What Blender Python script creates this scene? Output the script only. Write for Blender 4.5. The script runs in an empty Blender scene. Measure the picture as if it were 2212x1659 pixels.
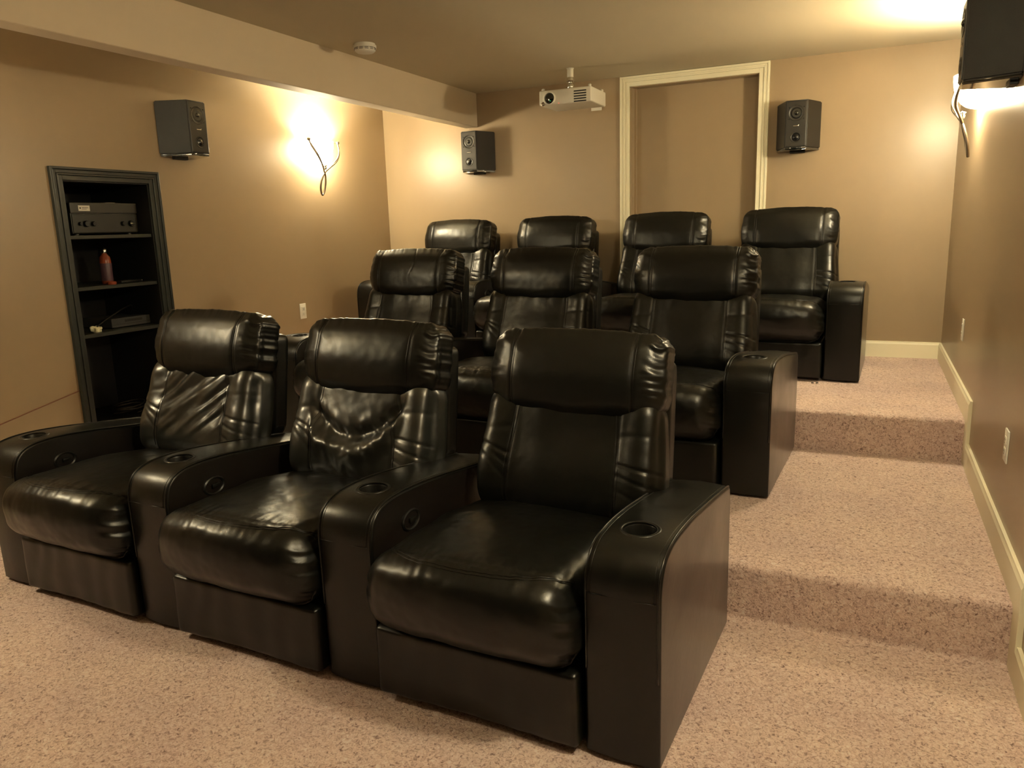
import bpy, bmesh, math, random
from mathutils import Vector, Matrix, noise
random.seed(7)
SC = bpy.context.scene
COL = SC.collection
PI = math.pi

# ------------------------------------------------------------------ camera
F_PX, CX, CY, CZ = 1654.961, -0.4665, -5.8773, 1.3637
YAW, PITCH, ROLL = 0.4380, 0.2015, -0.0309
def cam_axes():
    cy, sy = math.cos(YAW), math.sin(YAW)
    fwd = Vector((-sy, cy, 0)); right = Vector((cy, sy, 0)); up = Vector((0, 0, 1))
    cp, sp = math.cos(PITCH), math.sin(PITCH)
    f2 = cp * fwd - sp * up; u2 = sp * fwd + cp * up
    cr, sr = math.cos(ROLL), math.sin(ROLL)
    return cr * right + sr * u2, -sr * right + cr * u2, f2
r_, u_, f_ = cam_axes()
cd = bpy.data.cameras.new('camera'); cd.sensor_width = 36; cd.lens = F_PX / 2212 * 36
cd.clip_start = 0.02
cam = bpy.data.objects.new('camera', cd); COL.objects.link(cam)
M = Matrix.Identity(4)
for i in range(3):
    M[i][0] = r_[i]; M[i][1] = u_[i]; M[i][2] = -f_[i]
M[0][3], M[1][3], M[2][3] = CX, CY, CZ
cam.matrix_world = M
SC.camera = cam

# ------------------------------------------------------------------ view / world
SC.view_settings.view_transform = 'Standard'
SC.view_settings.look = 'None'
SC.view_settings.gamma = 1
SC.view_settings.use_curve_mapping = False
SC.view_settings.exposure = 0.12
w = bpy.data.worlds.new('world'); SC.world = w; w.use_nodes = True
w.node_tree.nodes['Background'].inputs[0].default_value = (0.9, 0.75, 0.5, 1)
w.node_tree.nodes['Background'].inputs[1].default_value = 0.02

# light of the four wall sconces
SCONCE_COL = (1.0, 0.92, 0.68)
BOWL_STRENGTH = 92.0
BULB_WATT = 96.0

# ------------------------------------------------------------------ room numbers
XL, XS, XB = -4.377, -3.459, -3.568
ZS, ZC = 2.177, 2.44
H1, H2 = 0.197, 0.400
Y1, Y2 = -3.322, -1.786
YF = -7.6
BH, BT = 0.112, 0.016

# ------------------------------------------------------------------ materials
def new_mat(name):
    m = bpy.data.materials.new(name); m.use_nodes = True
    nt = m.node_tree
    return m, nt, nt.nodes['Principled BSDF']
def plain(name, col, rough=0.5, metal=0.0, spec=0.5, bump=0.0, bscale=200.0, emit=None, estr=0.0, var=0.0, coat=0.0):
    m, nt, b = new_mat(name)
    b.inputs['Base Color'].default_value = (*col, 1)
    b.inputs['Roughness'].default_value = rough
    b.inputs['Metallic'].default_value = metal
    b.inputs['Specular IOR Level'].default_value = spec
    b.inputs['Coat Weight'].default_value = coat
    if emit:
        b.inputs['Emission Color'].default_value = (*emit, 1)
        b.inputs['Emission Strength'].default_value = estr
    tc = nt.nodes.new('ShaderNodeTexCoord')
    if bump or var:
        n = nt.nodes.new('ShaderNodeTexNoise'); n.inputs['Scale'].default_value = bscale
        n.inputs['Detail'].default_value = 3
        nt.links.new(tc.outputs['Object'], n.inputs['Vector'])
    if bump:
        bp = nt.nodes.new('ShaderNodeBump'); bp.inputs['Strength'].default_value = bump
        bp.inputs['Distance'].default_value = 0.002
        nt.links.new(n.outputs['Fac'], bp.inputs['Height'])
        nt.links.new(bp.outputs['Normal'], b.inputs['Normal'])
    if var:
        mx = nt.nodes.new('ShaderNodeMix'); mx.data_type = 'RGBA'
        mx.inputs[6].default_value = (*[c * (1 - var) for c in col], 1)
        mx.inputs[7].default_value = (*[min(1, c * (1 + var)) for c in col], 1)
        nt.links.new(n.outputs['Fac'], mx.inputs[0])
        nt.links.new(mx.outputs[2], b.inputs['Base Color'])
    return m

def wall_paint(name, col, rough=0.42):
    m, nt, b = new_mat(name)
    tc = nt.nodes.new('ShaderNodeTexCoord')
    big = nt.nodes.new('ShaderNodeTexNoise'); big.inputs['Scale'].default_value = 1.7; big.inputs['Detail'].default_value = 3
    nt.links.new(tc.outputs['Object'], big.inputs['Vector'])
    mx = nt.nodes.new('ShaderNodeMix'); mx.data_type = 'RGBA'
    mx.inputs[6].default_value = (*[c * 0.96 for c in col], 1); mx.inputs[7].default_value = (*[c * 1.04 for c in col], 1)
    nt.links.new(big.outputs['Fac'], mx.inputs[0]); nt.links.new(mx.outputs[2], b.inputs['Base Color'])
    fine = nt.nodes.new('ShaderNodeTexNoise'); fine.inputs['Scale'].default_value = 90; fine.inputs['Detail'].default_value = 4
    nt.links.new(tc.outputs['Object'], fine.inputs['Vector'])
    bp = nt.nodes.new('ShaderNodeBump'); bp.inputs['Strength'].default_value = 0.12; bp.inputs['Distance'].default_value = 0.002
    nt.links.new(fine.outputs['Fac'], bp.inputs['Height']); nt.links.new(bp.outputs['Normal'], b.inputs['Normal'])
    b.inputs['Roughness'].default_value = rough
    b.inputs['Specular IOR Level'].default_value = 0.5
    return m

def carpet_mat():
    m, nt, b = new_mat('beige_frieze_carpet')
    tc = nt.nodes.new('ShaderNodeTexCoord')
    def nz(scale, det=2.0, rough=0.5, dist=0.0):
        n = nt.nodes.new('ShaderNodeTexNoise'); n.inputs['Scale'].default_value = scale
        n.inputs['Detail'].default_value = det; n.inputs['Roughness'].default_value = rough
        n.inputs['Distortion'].default_value = dist
        nt.links.new(tc.outputs['Object'], n.inputs['Vector']); return n
    a = nz(92, 3, 0.6, 1.2); c = nz(50, 2); d = nz(3.0, 3); e = nz(210, 2, .5, 1.5)
    r1 = nt.nodes.new('ShaderNodeValToRGB')
    cr = r1.color_ramp
    cr.elements[0].position = 0.30; cr.elements[0].color = (0.27, 0.16, 0.14, 1)
    cr.elements[1].position = 0.72; cr.elements[1].color = (0.97, 0.88, 0.84, 1)
    el = cr.elements.new(0.43); el.color = (0.71, 0.52, 0.465, 1)
    el = cr.elements.new(0.56); el.color = (0.90, 0.71, 0.65, 1)
    nt.links.new(a.outputs['Fac'], r1.inputs[0])
    mul = nt.nodes.new('ShaderNodeMix'); mul.data_type = 'RGBA'; mul.blend_type = 'MULTIPLY'; mul.inputs[0].default_value = 1
    r2 = nt.nodes.new('ShaderNodeValToRGB')
    r2.color_ramp.elements[0].position = 0.3; r2.color_ramp.elements[0].color = (0.84, 0.82, 0.84, 1)
    r2.color_ramp.elements[1].position = 0.7; r2.color_ramp.elements[1].color = (1.0, 1.0, 0.96, 1)
    nt.links.new(d.outputs['Fac'], r2.inputs[0])
    nt.links.new(r1.outputs[0], mul.inputs[6]); nt.links.new(r2.outputs[0], mul.inputs[7])
    nt.links.new(mul.outputs[2], b.inputs['Base Color'])
    add = nt.nodes.new('ShaderNodeMath'); add.operation = 'ADD'
    nt.links.new(a.outputs['Fac'], add.inputs[0]); nt.links.new(c.outputs['Fac'], add.inputs[1])
    add2 = nt.nodes.new('ShaderNodeMath'); add2.operation = 'ADD'
    nt.links.new(add.outputs[0], add2.inputs[0]); nt.links.new(e.outputs['Fac'], add2.inputs[1])
    bp = nt.nodes.new('ShaderNodeBump'); bp.inputs['Strength'].default_value = 0.7; bp.inputs['Distance'].default_value = 0.006
    nt.links.new(add2.outputs[0], bp.inputs['Height']); nt.links.new(bp.outputs['Normal'], b.inputs['Normal'])
    b.inputs['Roughness'].default_value = 0.95
    b.inputs['Specular IOR Level'].default_value = 0.1
    b.inputs['Sheen Weight'].default_value = 0.15
    return m

def leather_mat(name, rough=0.34, base=(0.004, 0.004, 0.0034), coat=0.0, spec=0.45):
    m, nt, b = new_mat(name)
    tc = nt.nodes.new('ShaderNodeTexCoord')
    v = nt.nodes.new('ShaderNodeTexVoronoi'); v.inputs['Scale'].default_value = 260
    v.feature = 'DISTANCE_TO_EDGE'
    n = nt.nodes.new('ShaderNodeTexNoise'); n.inputs['Scale'].default_value = 28; n.inputs['Detail'].default_value = 5; n.inputs['Distortion'].default_value = .4
    n2 = nt.nodes.new('ShaderNodeTexNoise'); n2.inputs['Scale'].default_value = 7; n2.inputs['Detail'].default_value = 3
    for q in (v, n, n2): nt.links.new(tc.outputs['Object'], q.inputs['Vector'])
    b1 = nt.nodes.new('ShaderNodeBump'); b1.inputs['Strength'].default_value = 0.10; b1.inputs['Distance'].default_value = 0.001
    b2 = nt.nodes.new('ShaderNodeBump'); b2.inputs['Strength'].default_value = 0.16; b2.inputs['Distance'].default_value = 0.003
    nt.links.new(v.outputs['Distance'], b1.inputs['Height'])
    nt.links.new(n.outputs['Fac'], b2.inputs['Height'])
    nt.links.new(b1.outputs['Normal'], b2.inputs['Normal']); nt.links.new(b2.outputs['Normal'], b.inputs['Normal'])
    mr = nt.nodes.new('ShaderNodeMapRange')
    mr.inputs['To Min'].default_value = rough - 0.05; mr.inputs['To Max'].default_value = rough + 0.07
    nt.links.new(n2.outputs['Fac'], mr.inputs['Value']); nt.links.new(mr.outputs[0], b.inputs['Roughness'])
    b.inputs['Base Color'].default_value = (*base, 1)
    b.inputs['Specular IOR Level'].default_value = spec
    b.inputs['Coat Weight'].default_value = coat; b.inputs['Coat Roughness'].default_value = 0.2
    return m

WALL = wall_paint('tan_satin_wall_paint', (0.355, 0.268, 0.170), 0.34)
CEIL = wall_paint('tan_flat_ceiling_paint', (0.60, 0.53, 0.385), 0.8)
BEAMM = wall_paint('pale_tan_beam_paint', (0.64, 0.54, 0.40), 0.6)
TRIM = plain('cream_gloss_trim', (0.90, 0.86, 0.66), 0.38, bump=.03, bscale=60)
CARPET = carpet_mat()
LEATHER = leather_mat('black_leather', 0.32, (0.0034, 0.0038, 0.0030))
WORN_SHEEN = leather_mat('worn_leather_with_sheen', 0.33, (0.010, 0.011, 0.009), .25, .8)  # worn leather, base greyed and gloss raised to carry the broad sheen
SIDE = leather_mat('black_vinyl_side', 0.32, (0.009, 0.007, 0.006), 0.5, .5)
PIPE = leather_mat('black_welt_leather', 0.30)
CUPM = plain('black_plastic_cup', (0.008, 0.008, 0.007), 0.36)
CUPD = plain('black_matte_inside', (0.004, 0.004, 0.004), 0.7)
SPK = plain('black_textured_speaker', (0.009, 0.008, 0.007), 0.45, bump=.6, bscale=350)
SPKF = plain('charcoal_speaker_baffle', (0.022, 0.021, 0.019), 0.38)
SPKD = plain('black_driver', (0.004, 0.004, 0.005), 0.25)
SILV = plain('silver_badge', (0.75, 0.70, 0.62), 0.25, metal=1)
CHROME = plain('polished_chrome', (0.8, 0.8, 0.78), 0.12, metal=1)
IRON = plain('brushed_pewter_iron', (0.30, 0.25, 0.20), 0.35, metal=1, bump=.2, bscale=80)
WHITE = plain('white_plastic', (0.80, 0.78, 0.70), 0.35)
PROJ = plain('warm_white_projector_plastic', (0.72, 0.69, 0.60), 0.4)
DARKG = plain('dark_grey_slot', (0.012, 0.010, 0.008), 0.6)
GLASSB = plain('dark_lens_glass', (0.004, 0.006, 0.006), 0.06, spec=0.9, coat=1)
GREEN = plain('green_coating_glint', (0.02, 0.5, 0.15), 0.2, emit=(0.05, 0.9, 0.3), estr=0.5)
RED = plain('red_indicator_light', (0.6, 0.05, 0.03), 0.3, emit=(1, 0.15, 0.08), estr=1.2)
BOWL = plain('frosted_lit_glass', (0.9, 0.85, 0.75), 0.5, emit=SCONCE_COL, estr=BOWL_STRENGTH)
_nt = BOWL.node_tree; _mix = _nt.nodes.new('ShaderNodeMixShader'); _tr = _nt.nodes.new('ShaderNodeBsdfTransparent')
_tr.inputs[0].default_value = (1, .95, .85, 1); _mix.inputs[0].default_value = 0.55
_nt.links.new(_tr.outputs[0], _mix.inputs[1]); _nt.links.new(_nt.nodes['Principled BSDF'].outputs[0], _mix.inputs[2])
_nt.links.new(_mix.outputs[0], _nt.nodes['Material Output'].inputs[0])
DARKFRONT = plain('darkened_unseen_front_wall', (0.02, 0.018, 0.016), 0.8)  # unseen front wall, darkened so the chair fronts reflect less light
RACKM = plain('black_satin_cabinet_paint', (0.019, 0.022, 0.018), 0.40, bump=.15, bscale=40)
RACKI = plain('black_cabinet_inside', (0.006, 0.006, 0.006), 0.55)
AMP = plain('black_brushed_amplifier', (0.020, 0.020, 0.016), 0.35, bump=.1, bscale=300)
AMPL = plain('grey_amplifier_band', (0.035, 0.034, 0.030), 0.35)
ORANGE = plain('orange_bottle_plastic', (0.28, 0.065, 0.03), 0.25, var=.3, bscale=30)
PURP = plain('mauve_bottle_label', (0.10, 0.05, 0.07), 0.4, var=.4, bscale=60)
CREAMP = plain('cream_paper', (0.75, 0.70, 0.50), 0.6)
LINEM = plain('brown_line', (0.16, 0.06, 0.03), 0.5)
DVDM = plain('grey_player_case', (0.05, 0.05, 0.048), 0.4)

# ------------------------------------------------------------------ helpers
def mesh_obj(name, verts, faces, mat, parent=None, smooth=True):
    me = bpy.data.meshes.new(name)
    me.from_pydata([tuple(v) for v in verts], [], faces); me.update()
    if smooth: me.polygons.foreach_set('use_smooth', [True] * len(me.polygons))
    mats = mat if isinstance(mat, (list, tuple)) else [mat]
    for m in mats: me.materials.append(m)
    o = bpy.data.objects.new(name, me); COL.objects.link(o)
    if parent: o.parent = parent
    return o
def bm_obj(name, bm, mat, parent=None, smooth=False, angle=None):
    bmesh.ops.recalc_face_normals(bm, faces=bm.faces)
    me = bpy.data.meshes.new(name); bm.to_mesh(me); bm.free()
    mats = mat if isinstance(mat, (list, tuple)) else [mat]
    for m in mats: me.materials.append(m)
    if smooth:
        me.polygons.foreach_set('use_smooth', [True] * len(me.polygons))
        if angle: me.set_sharp_from_angle(angle=math.radians(angle))
    o = bpy.data.objects.new(name, me); COL.objects.link(o)
    if parent: o.parent = parent
    return o
def add_box(bm, lo, hi, bevel=0.0, seg=2, mi=0, mtx=None):
    r = bmesh.ops.create_cube(bm, size=1.0)
    vs = r['verts']
    for v in vs:
        v.co = Vector(((lo[0] + hi[0]) / 2 + v.co.x * (hi[0] - lo[0]), (lo[1] + hi[1]) / 2 + v.co.y * (hi[1] - lo[1]), (lo[2] + hi[2]) / 2 + v.co.z * (hi[2] - lo[2])))
    fs = list({f for v in vs for f in v.link_faces})
    for f in fs: f.material_index = mi
    if bevel:
        es = list({e for v in vs for e in v.link_edges})
        g = bmesh.ops.bevel(bm, geom=es, offset=bevel, segments=seg, affect='EDGES', profile=0.5)
        vs = list({v for f in g['faces'] for v in f.verts} | {v for v in vs if v.is_valid})
        for f in g['faces']: f.material_index = mi
    if mtx is not None:
        for v in vs: v.co = mtx @ v.co
    return vs
def add_tube(bm, pts, rad, seg=10, mi=0, closed=False):
    pts = [Vector(p) for p in pts]; n = len(pts)
    rads = rad if isinstance(rad, (list, tuple)) else [rad] * n
    rings = []; prev = None
    for i, p in enumerate(pts):
        a = pts[(i - 1) % n] if (i > 0 or closed) else p
        b = pts[(i + 1) % n] if (i < n - 1 or closed) else p
        t = (b - a).normalized()
        ref = prev if prev is not None else (Vector((0, 0, 1)) if abs(t.z) < .9 else Vector((1, 0, 0)))
        u = (ref - t * ref.dot(t)).normalized(); prev = u
        v = t.cross(u)
        rings.append([bm.verts.new(p + (u * math.cos(k * 2 * PI / seg) + v * math.sin(k * 2 * PI / seg)) * rads[i]) for k in range(seg)])
    m = n if closed else n - 1
    for i in range(m):
        A, B = rings[i], rings[(i + 1) % n]
        for k in range(seg):
            f = bm.faces.new((A[k], A[(k + 1) % seg], B[(k + 1) % seg], B[k])); f.material_index = mi; f.smooth = True
    if not closed:
        for R, s in ((rings[0], -1), (rings[-1], 1)):
            f = bm.faces.new(R if s > 0 else R[::-1]); f.material_index = mi
def smooth_path(pts, n=8, closed=False):
    P = [Vector(p) for p in pts]; out = []
    m = len(P)
    rng = range(m if closed else m - 1)
    for i in rng:
        g = lambda k: P[k % m] if closed else P[max(0, min(m - 1, k))]
        p0, p1, p2, p3 = g(i - 1), g(i), g(i + 1), g(i + 2)
        for k in range(n):
            t = k / n
            out.append(0.5 * ((2 * p1) + (-p0 + p2) * t + (2 * p0 - 5 * p1 + 4 * p2 - p3) * t * t + (-p0 + 3 * p1 - 3 * p2 + p3) * t ** 3))
    if not closed: out.append(P[-1])
    return out
def add_lathe(bm, prof, seg=32, mtx=None, mi=0, cap=False):
    rings = []
    for r, z in prof:
        rings.append([bm.verts.new((r * math.cos(k * 2 * PI / seg), r * math.sin(k * 2 * PI / seg), z)) for k in range(seg)])
    fs = []
    for A, B in zip(rings, rings[1:]):
        for k in range(seg):
            fs.append(bm.faces.new((A[k], A[(k + 1) % seg], B[(k + 1) % seg], B[k])))
    if cap:
        fs.append(bm.faces.new(rings[0][::-1])); fs.append(bm.faces.new(rings[-1]))
    for f in fs: f.material_index = mi; f.smooth = True
    if mtx is not None:
        for R in rings:
            for v in R: v.co = mtx @ v.co
def lattice_box(h, r, n, fn=None):
    """closed rounded box, half sizes h, corner radius r, lattice counts n; fn(p, nrm) -> displaced p"""
    nx, ny, nz = n; idx = {}; verts = []; faces = []
    def V(i, j, k):
        key = (i, j, k)
        if key in idx: return idx[key]
        p = Vector(((2 * i / nx - 1) * h[0], (2 * j / ny - 1) * h[1], (2 * k / nz - 1) * h[2]))
        c = Vector([max(-(h[a] - r), min(h[a] - r, p[a])) for a in range(3)])
        d = p - c
        if d.length > 1e-9:
            nrm = d.normalized(); q = c + nrm * r
        else: nrm = Vector((0, 0, 1)); q = p
        if fn: q = fn(q, nrm)
        idx[key] = len(verts); verts.append(q); return idx[key]
    for i in range(nx):
        for j in range(ny):
            faces.append((V(i, j, 0), V(i, j + 1, 0), V(i + 1, j + 1, 0), V(i + 1, j, 0)))
            faces.append((V(i, j, nz), V(i + 1, j, nz), V(i + 1, j + 1, nz), V(i, j + 1, nz)))
    for i in range(nx):
        for k in range(nz):
            faces.append((V(i, 0, k), V(i + 1, 0, k), V(i + 1, 0, k + 1), V(i, 0, k + 1)))
            faces.append((V(i, ny, k), V(i, ny, k + 1), V(i + 1, ny, k + 1), V(i + 1, ny, k)))
    for j in range(ny):
        for k in range(nz):
            faces.append((V(0, j, k), V(0, j, k + 1), V(0, j + 1, k + 1), V(0, j + 1, k)))
            faces.append((V(nx, j, k), V(nx, j + 1, k), V(nx, j + 1, k + 1), V(nx, j, k + 1)))
    return verts, faces
def sm(x, a, b):
    t = max(0.0, min(1.0, (x - a) / (b - a))); return t * t * (3 - 2 * t)
def bumpf(x, c, w): return math.exp(-((x - c) / w) ** 2)
def nz(x, y, z): return noise.noise(Vector((x, y, z)))

def fold(a, b, seed):
    """soft irregular folds: ridges across a, wandering along b"""
    v = nz(a, b * .25, seed) + .45 * nz(a * 2.1 + 5, b * .4, seed + 9)
    return max(-1, min(1, 1.7 * v))
def tag(o, label, cat, group=None, kind=None):
    if label: o['label'] = label
    if cat: o['category'] = cat
    if group: o['group'] = group
    if kind: o['kind'] = kind
    return o
def struct(o, label=None):
    o['kind'] = 'structure'
    if label: o['label'] = label
    return o
def empty(name, loc, rz=0.0):
    o = bpy.data.objects.new(name, None); COL.objects.link(o)
    o.location = loc; o.rotation_euler = (0, 0, rz); o.empty_display_size = 0.1
    return o

# ------------------------------------------------------------------ room shell
def build_floor():
    # stepped carpet floor, one continuous surface
    prof = []
    def seg(a, b, step):
        L = (Vector(b) - Vector(a)).length; n = max(1, int(round(L / step)))
        for k in range(n): prof.append((a[0] + (b[0] - a[0]) * k / n, a[1] + (b[1] - a[1]) * k / n))
    R = 0.022
    seg((YF, 0), (-5.2, 0), 0.2); seg((-5.2, 0), (Y1, 0), 0.014)
    def riser(y, z0, z1):
        seg((y, z0), (y, z1 - R), 0.012)
        for k in range(6):
            a = k / 6 * PI / 2
            prof.append((y + R - R * math.cos(a), z1 - R + R * math.sin(a)))
    riser(Y1, 0, H1); seg((Y1 + R, H1), (Y2, H1), 0.014)
    riser(Y2, H1, H2); seg((Y2 + R, H2), (0, H2), 0.014)
    prof.append((0.0, H2))
    NX = 290; verts = []; faces = []
    for j, (y, z) in enumerate(prof):
        for i in range(NX + 1):
            x = XL + (0 - XL) * i / NX
            if y > -5.2:
                d = 0.0035 * nz(x * 55, y * 55, z * 55) + 0.003 * nz(x * 17, y * 17, z * 17 + 3)
                dy = 0.004 * nz(x * 50 + 9, y * 50, z * 50)
            else: d = dy = 0
            verts.append((x, min(y + dy, 0) if 0 < j < len(prof) - 1 else y, z + d))
    for j in range(len(prof) - 1):
        for i in range(NX):
            a = j * (NX + 1) + i
            faces.append((a, a + 1, a + NX + 2, a + NX + 1))
    o = mesh_obj('floor', verts, faces, CARPET)
    struct(o, 'beige frieze carpet running over the lower floor and two raised tiers')
build_floor()

def wall_boxes(name, boxes, mat):
    bm = bmesh.new()
    for lo, hi in boxes: add_box(bm, lo, hi)
    return struct(bm_obj(name, bm, mat))
T = 0.12
DX0, DX1, DZ1 = -2.170, -1.236, 2.372          # door opening
wall_boxes('wall_back', [((XL - T, 0, -.05), (DX0, T + .06, ZC + .05)), ((DX1, 0, -.05), (T, T + .06, ZC + .05)), ((DX0, 0, DZ1), (DX1, T + .06, ZC + .05)),
                         ((DX0, 0.0, -.05), (DX1, T + .06, H2 - 0.02))], WALL)
RY0, RY1, RZ0, RZ1 = -3.074, -2.520, 0.30, 1.688  # cabinet opening
wall_boxes('wall_left', [((XL - T, YF, -.05), (XL, RY0, ZC + .05)), ((XL - T, RY1, -.05), (XL, 0, ZC + .05)),
                         ((XL - T, RY0, -.05), (XL, RY1, RZ0)), ((XL - T, RY0, RZ1), (XL, RY1, ZC + .05))], WALL)
wall_boxes('wall_right', [((0, YF, -.05), (T, 0, ZC + .05))], WALL)
wall_boxes('wall_front', [((XL - T, YF - T, -.05), (T, YF, ZC + .05))], DARKFRONT)
wall_boxes('ceiling', [((XL, YF, ZC), (0, 0, ZC + .06))], CEIL)
bm = bmesh.new(); add_box(bm, (XB, YF, ZS), (XS, 0, ZC + .01), bevel=.003, seg=1)
struct(bm_obj('trim_1', bm, BEAMM), 'pale dropped beam running under the ceiling from front to back')

# door panel + casing
bm = bmesh.new(); add_box(bm, (DX0, .105, H2 - .02), (DX1, .145, DZ1), bevel=.002, seg=1)
door = bm_obj('door_1', bm, WALL); struct(door, 'closed flat door painted tan like the wall, in a cream frame')
bm = bmesh.new()
for lo, hi in [((DX0, .0, H2), (DX0 + .012, .105, DZ1)), ((DX1 - .012, .0, H2), (DX1, .105, DZ1)), ((DX0, .0, DZ1 - .012), (DX1, .105, DZ1))]:
    add_box(bm, lo, hi)
add_box(bm, (DX0 + .012, .075, H2), (DX0 + .026, .105, DZ1 - .012)); add_box(bm, (DX1 - .026, .075, H2), (DX1 - .012, .105, DZ1 - .012))
bm_obj('door_jamb', bm, WALL, door)
def casing(bm, x0, x1, z0, z1, w, steps):
    """moulded U-shaped casing; steps = (offset fraction from outer edge, width fraction, thickness)"""
    for f0, f1, th in steps:
        a, b = f0 * w, f1 * w
        add_box(bm, (x0 + a, -th, z0), (x0 + b, .002, z1 - a), bevel=.0025, seg=2)
        add_box(bm, (x1 - b, -th, z0), (x1 - a, .002, z1 - a), bevel=.0025, seg=2)
        add_box(bm, (x0 + b - .001, -th, z1 - b), (x1 - b + .001, .002, z1 - a), bevel=.0025, seg=2)
bm = bmesh.new()
casing(bm, -2.244, -1.170, H2, 2.437, .072, [(0, .22, .022), (.22, .40, .017), (.40, .56, .020), (.56, 1.0, .013)])
bm_obj('door_casing', bm, TRIM, door)

# baseboards
def bb_profile_run(bm, p0, p1, nrm, z, h=BH, th=BT):
    """baseboard with a small stepped top, from p0 to p1 on wall whose inward normal is nrm"""
    p0 = Vector((*p0, 0)); p1 = Vector((*p1, 0)); n = Vector((*nrm, 0))
    pr = [(0, 0), (th, 0), (th, h - .018), (th - .004, h - .008), (th - .005, h), (0, h)]
    A = [bm.verts.new(p0 + n * a + Vector((0, 0, z + b))) for a, b in pr]
    B = [bm.verts.new(p1 + n * a + Vector((0, 0, z + b))) for a, b in pr]
    for k in range(6):
        bm.faces.new((A[k], A[(k + 1) % 6], B[(k + 1) % 6], B[k]))
    bm.faces.new(A[::-1]); bm.faces.new(B)
bm = bmesh.new(); bb_profile_run(bm, (-1.170, 0), (0, 0), (0, -1), H2); bb_profile_run(bm, (XL, 0), (-2.244, 0), (0, -1), H2)
struct(bm_obj('baseboard_back', bm, TRIM))
bm = bmesh.new()
YE2, YE1 = Y2 - .082, Y1 - .090
def side_board(bm, x, s):
    bb_profile_run(bm, (x, YE2), (x, 0), (s, 0), H2)
    add_box(bm, (min(x, x + s * BT), YE2, H1 - .01), (max(x, x + s * BT), Y2 + .02, H2))
    bb_profile_run(bm, (x, YE1), (x, YE2), (s, 0), H1)
    add_box(bm, (min(x, x + s * BT), YE1, -.01), (max(x, x + s * BT), Y1 + .02, H1))
    bb_profile_run(bm, (x, YF), (x, YE1), (s, 0), 0)
side_board(bm, 0, -1); struct(bm_obj('baseboard_right', bm, TRIM))
bm = bmesh.new(); side_board(bm, XL, 1); struct(bm_obj('baseboard_left', bm, TRIM))

# ------------------------------------------------------------------ recliner
MAPS = {}
def map_pt(key, p, lift=.0004):
    h, r, fn = MAPS[key]
    p = Vector(p)
    c = Vector([max(-(h[a] - r), min(h[a] - r, p[a])) for a in range(3)])
    n = (p - c).normalized()
    return fn(c + n * r, n) + n * lift
AW = 0.206; PITCHW = 0.858; SWH = (PITCHW - AW) / 2      # seat half width .326
def seam(x, xs, w=0.004, depth=0.0028):
    d = -depth * bumpf(abs(x), xs, w)
    for k in (-.009, .009): d -= depth * .45 * bumpf(abs(x), xs + k, .0022)
    return d
def seat_mesh(name, seed=0):
    h = (SWH - .004, 0.352, 0.116); cy, cz = 0.262, 0.350
    def fn(p, n):
        x, y, z = p; u = x / h[0]
        fr = sm(-y, .05, h[1])                       # 1 at the nose
        up = sm(n.z, 0, .7)
        z += up * (.026 * (1 - u * u) - .032 * sm(y, .02, .30))
        z += up * .010 * bumpf(y, -.28, .12) * (1 - u * u)
        y -= fr * (.048 * (1 - abs(u) ** 2.2)) * (.35 + .65 * sm(z, -.12, .06))
        if n.y < -.2 and z < 0: y += .025 * sm(-z, .02, .13)
        # arched double seam across the nose
        ys = -h[1] + .040 + .10 * abs(u) ** 2.6
        ds = (y - ys)
        dd = 0
        if n.z > .15:
            dd -= .0034 * bumpf(ds, 0, .0035) + .0016 * bumpf(ds, .012, .0025)
            a = (1 - sm(abs(ds), .01, .09))
            dd += .0022 * a * fold(x * 55 + y * 12, y * 14, seed)
        # gathers on the sides of the nose
        e = sm(abs(u), .80, .97) * fr
        dd += .0050 * e * fold(z * 42 + x * 20, x * 20, seed + 4)
        dd += .0030 * nz(x * 11, y * 11, z * 11 + seed) + .0012 * nz(x * 34, y * 34, z * 34 + seed)
        return Vector((x, y, z)) + n * dd + Vector((0, cy, cz))
    MAPS['seat_cushion%d' % (seed // 3 % 2)] = (h, .086, fn)
    return lattice_box(h, .086, (104, 96, 40), fn)
TILT = math.radians(17.5)
def tilt_at(p, piv, ang):
    d = p - piv; c, s = math.cos(ang), math.sin(ang)
    return Vector((d.x, d.y * c + d.z * s, -d.y * s + d.z * c)) + piv
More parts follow.
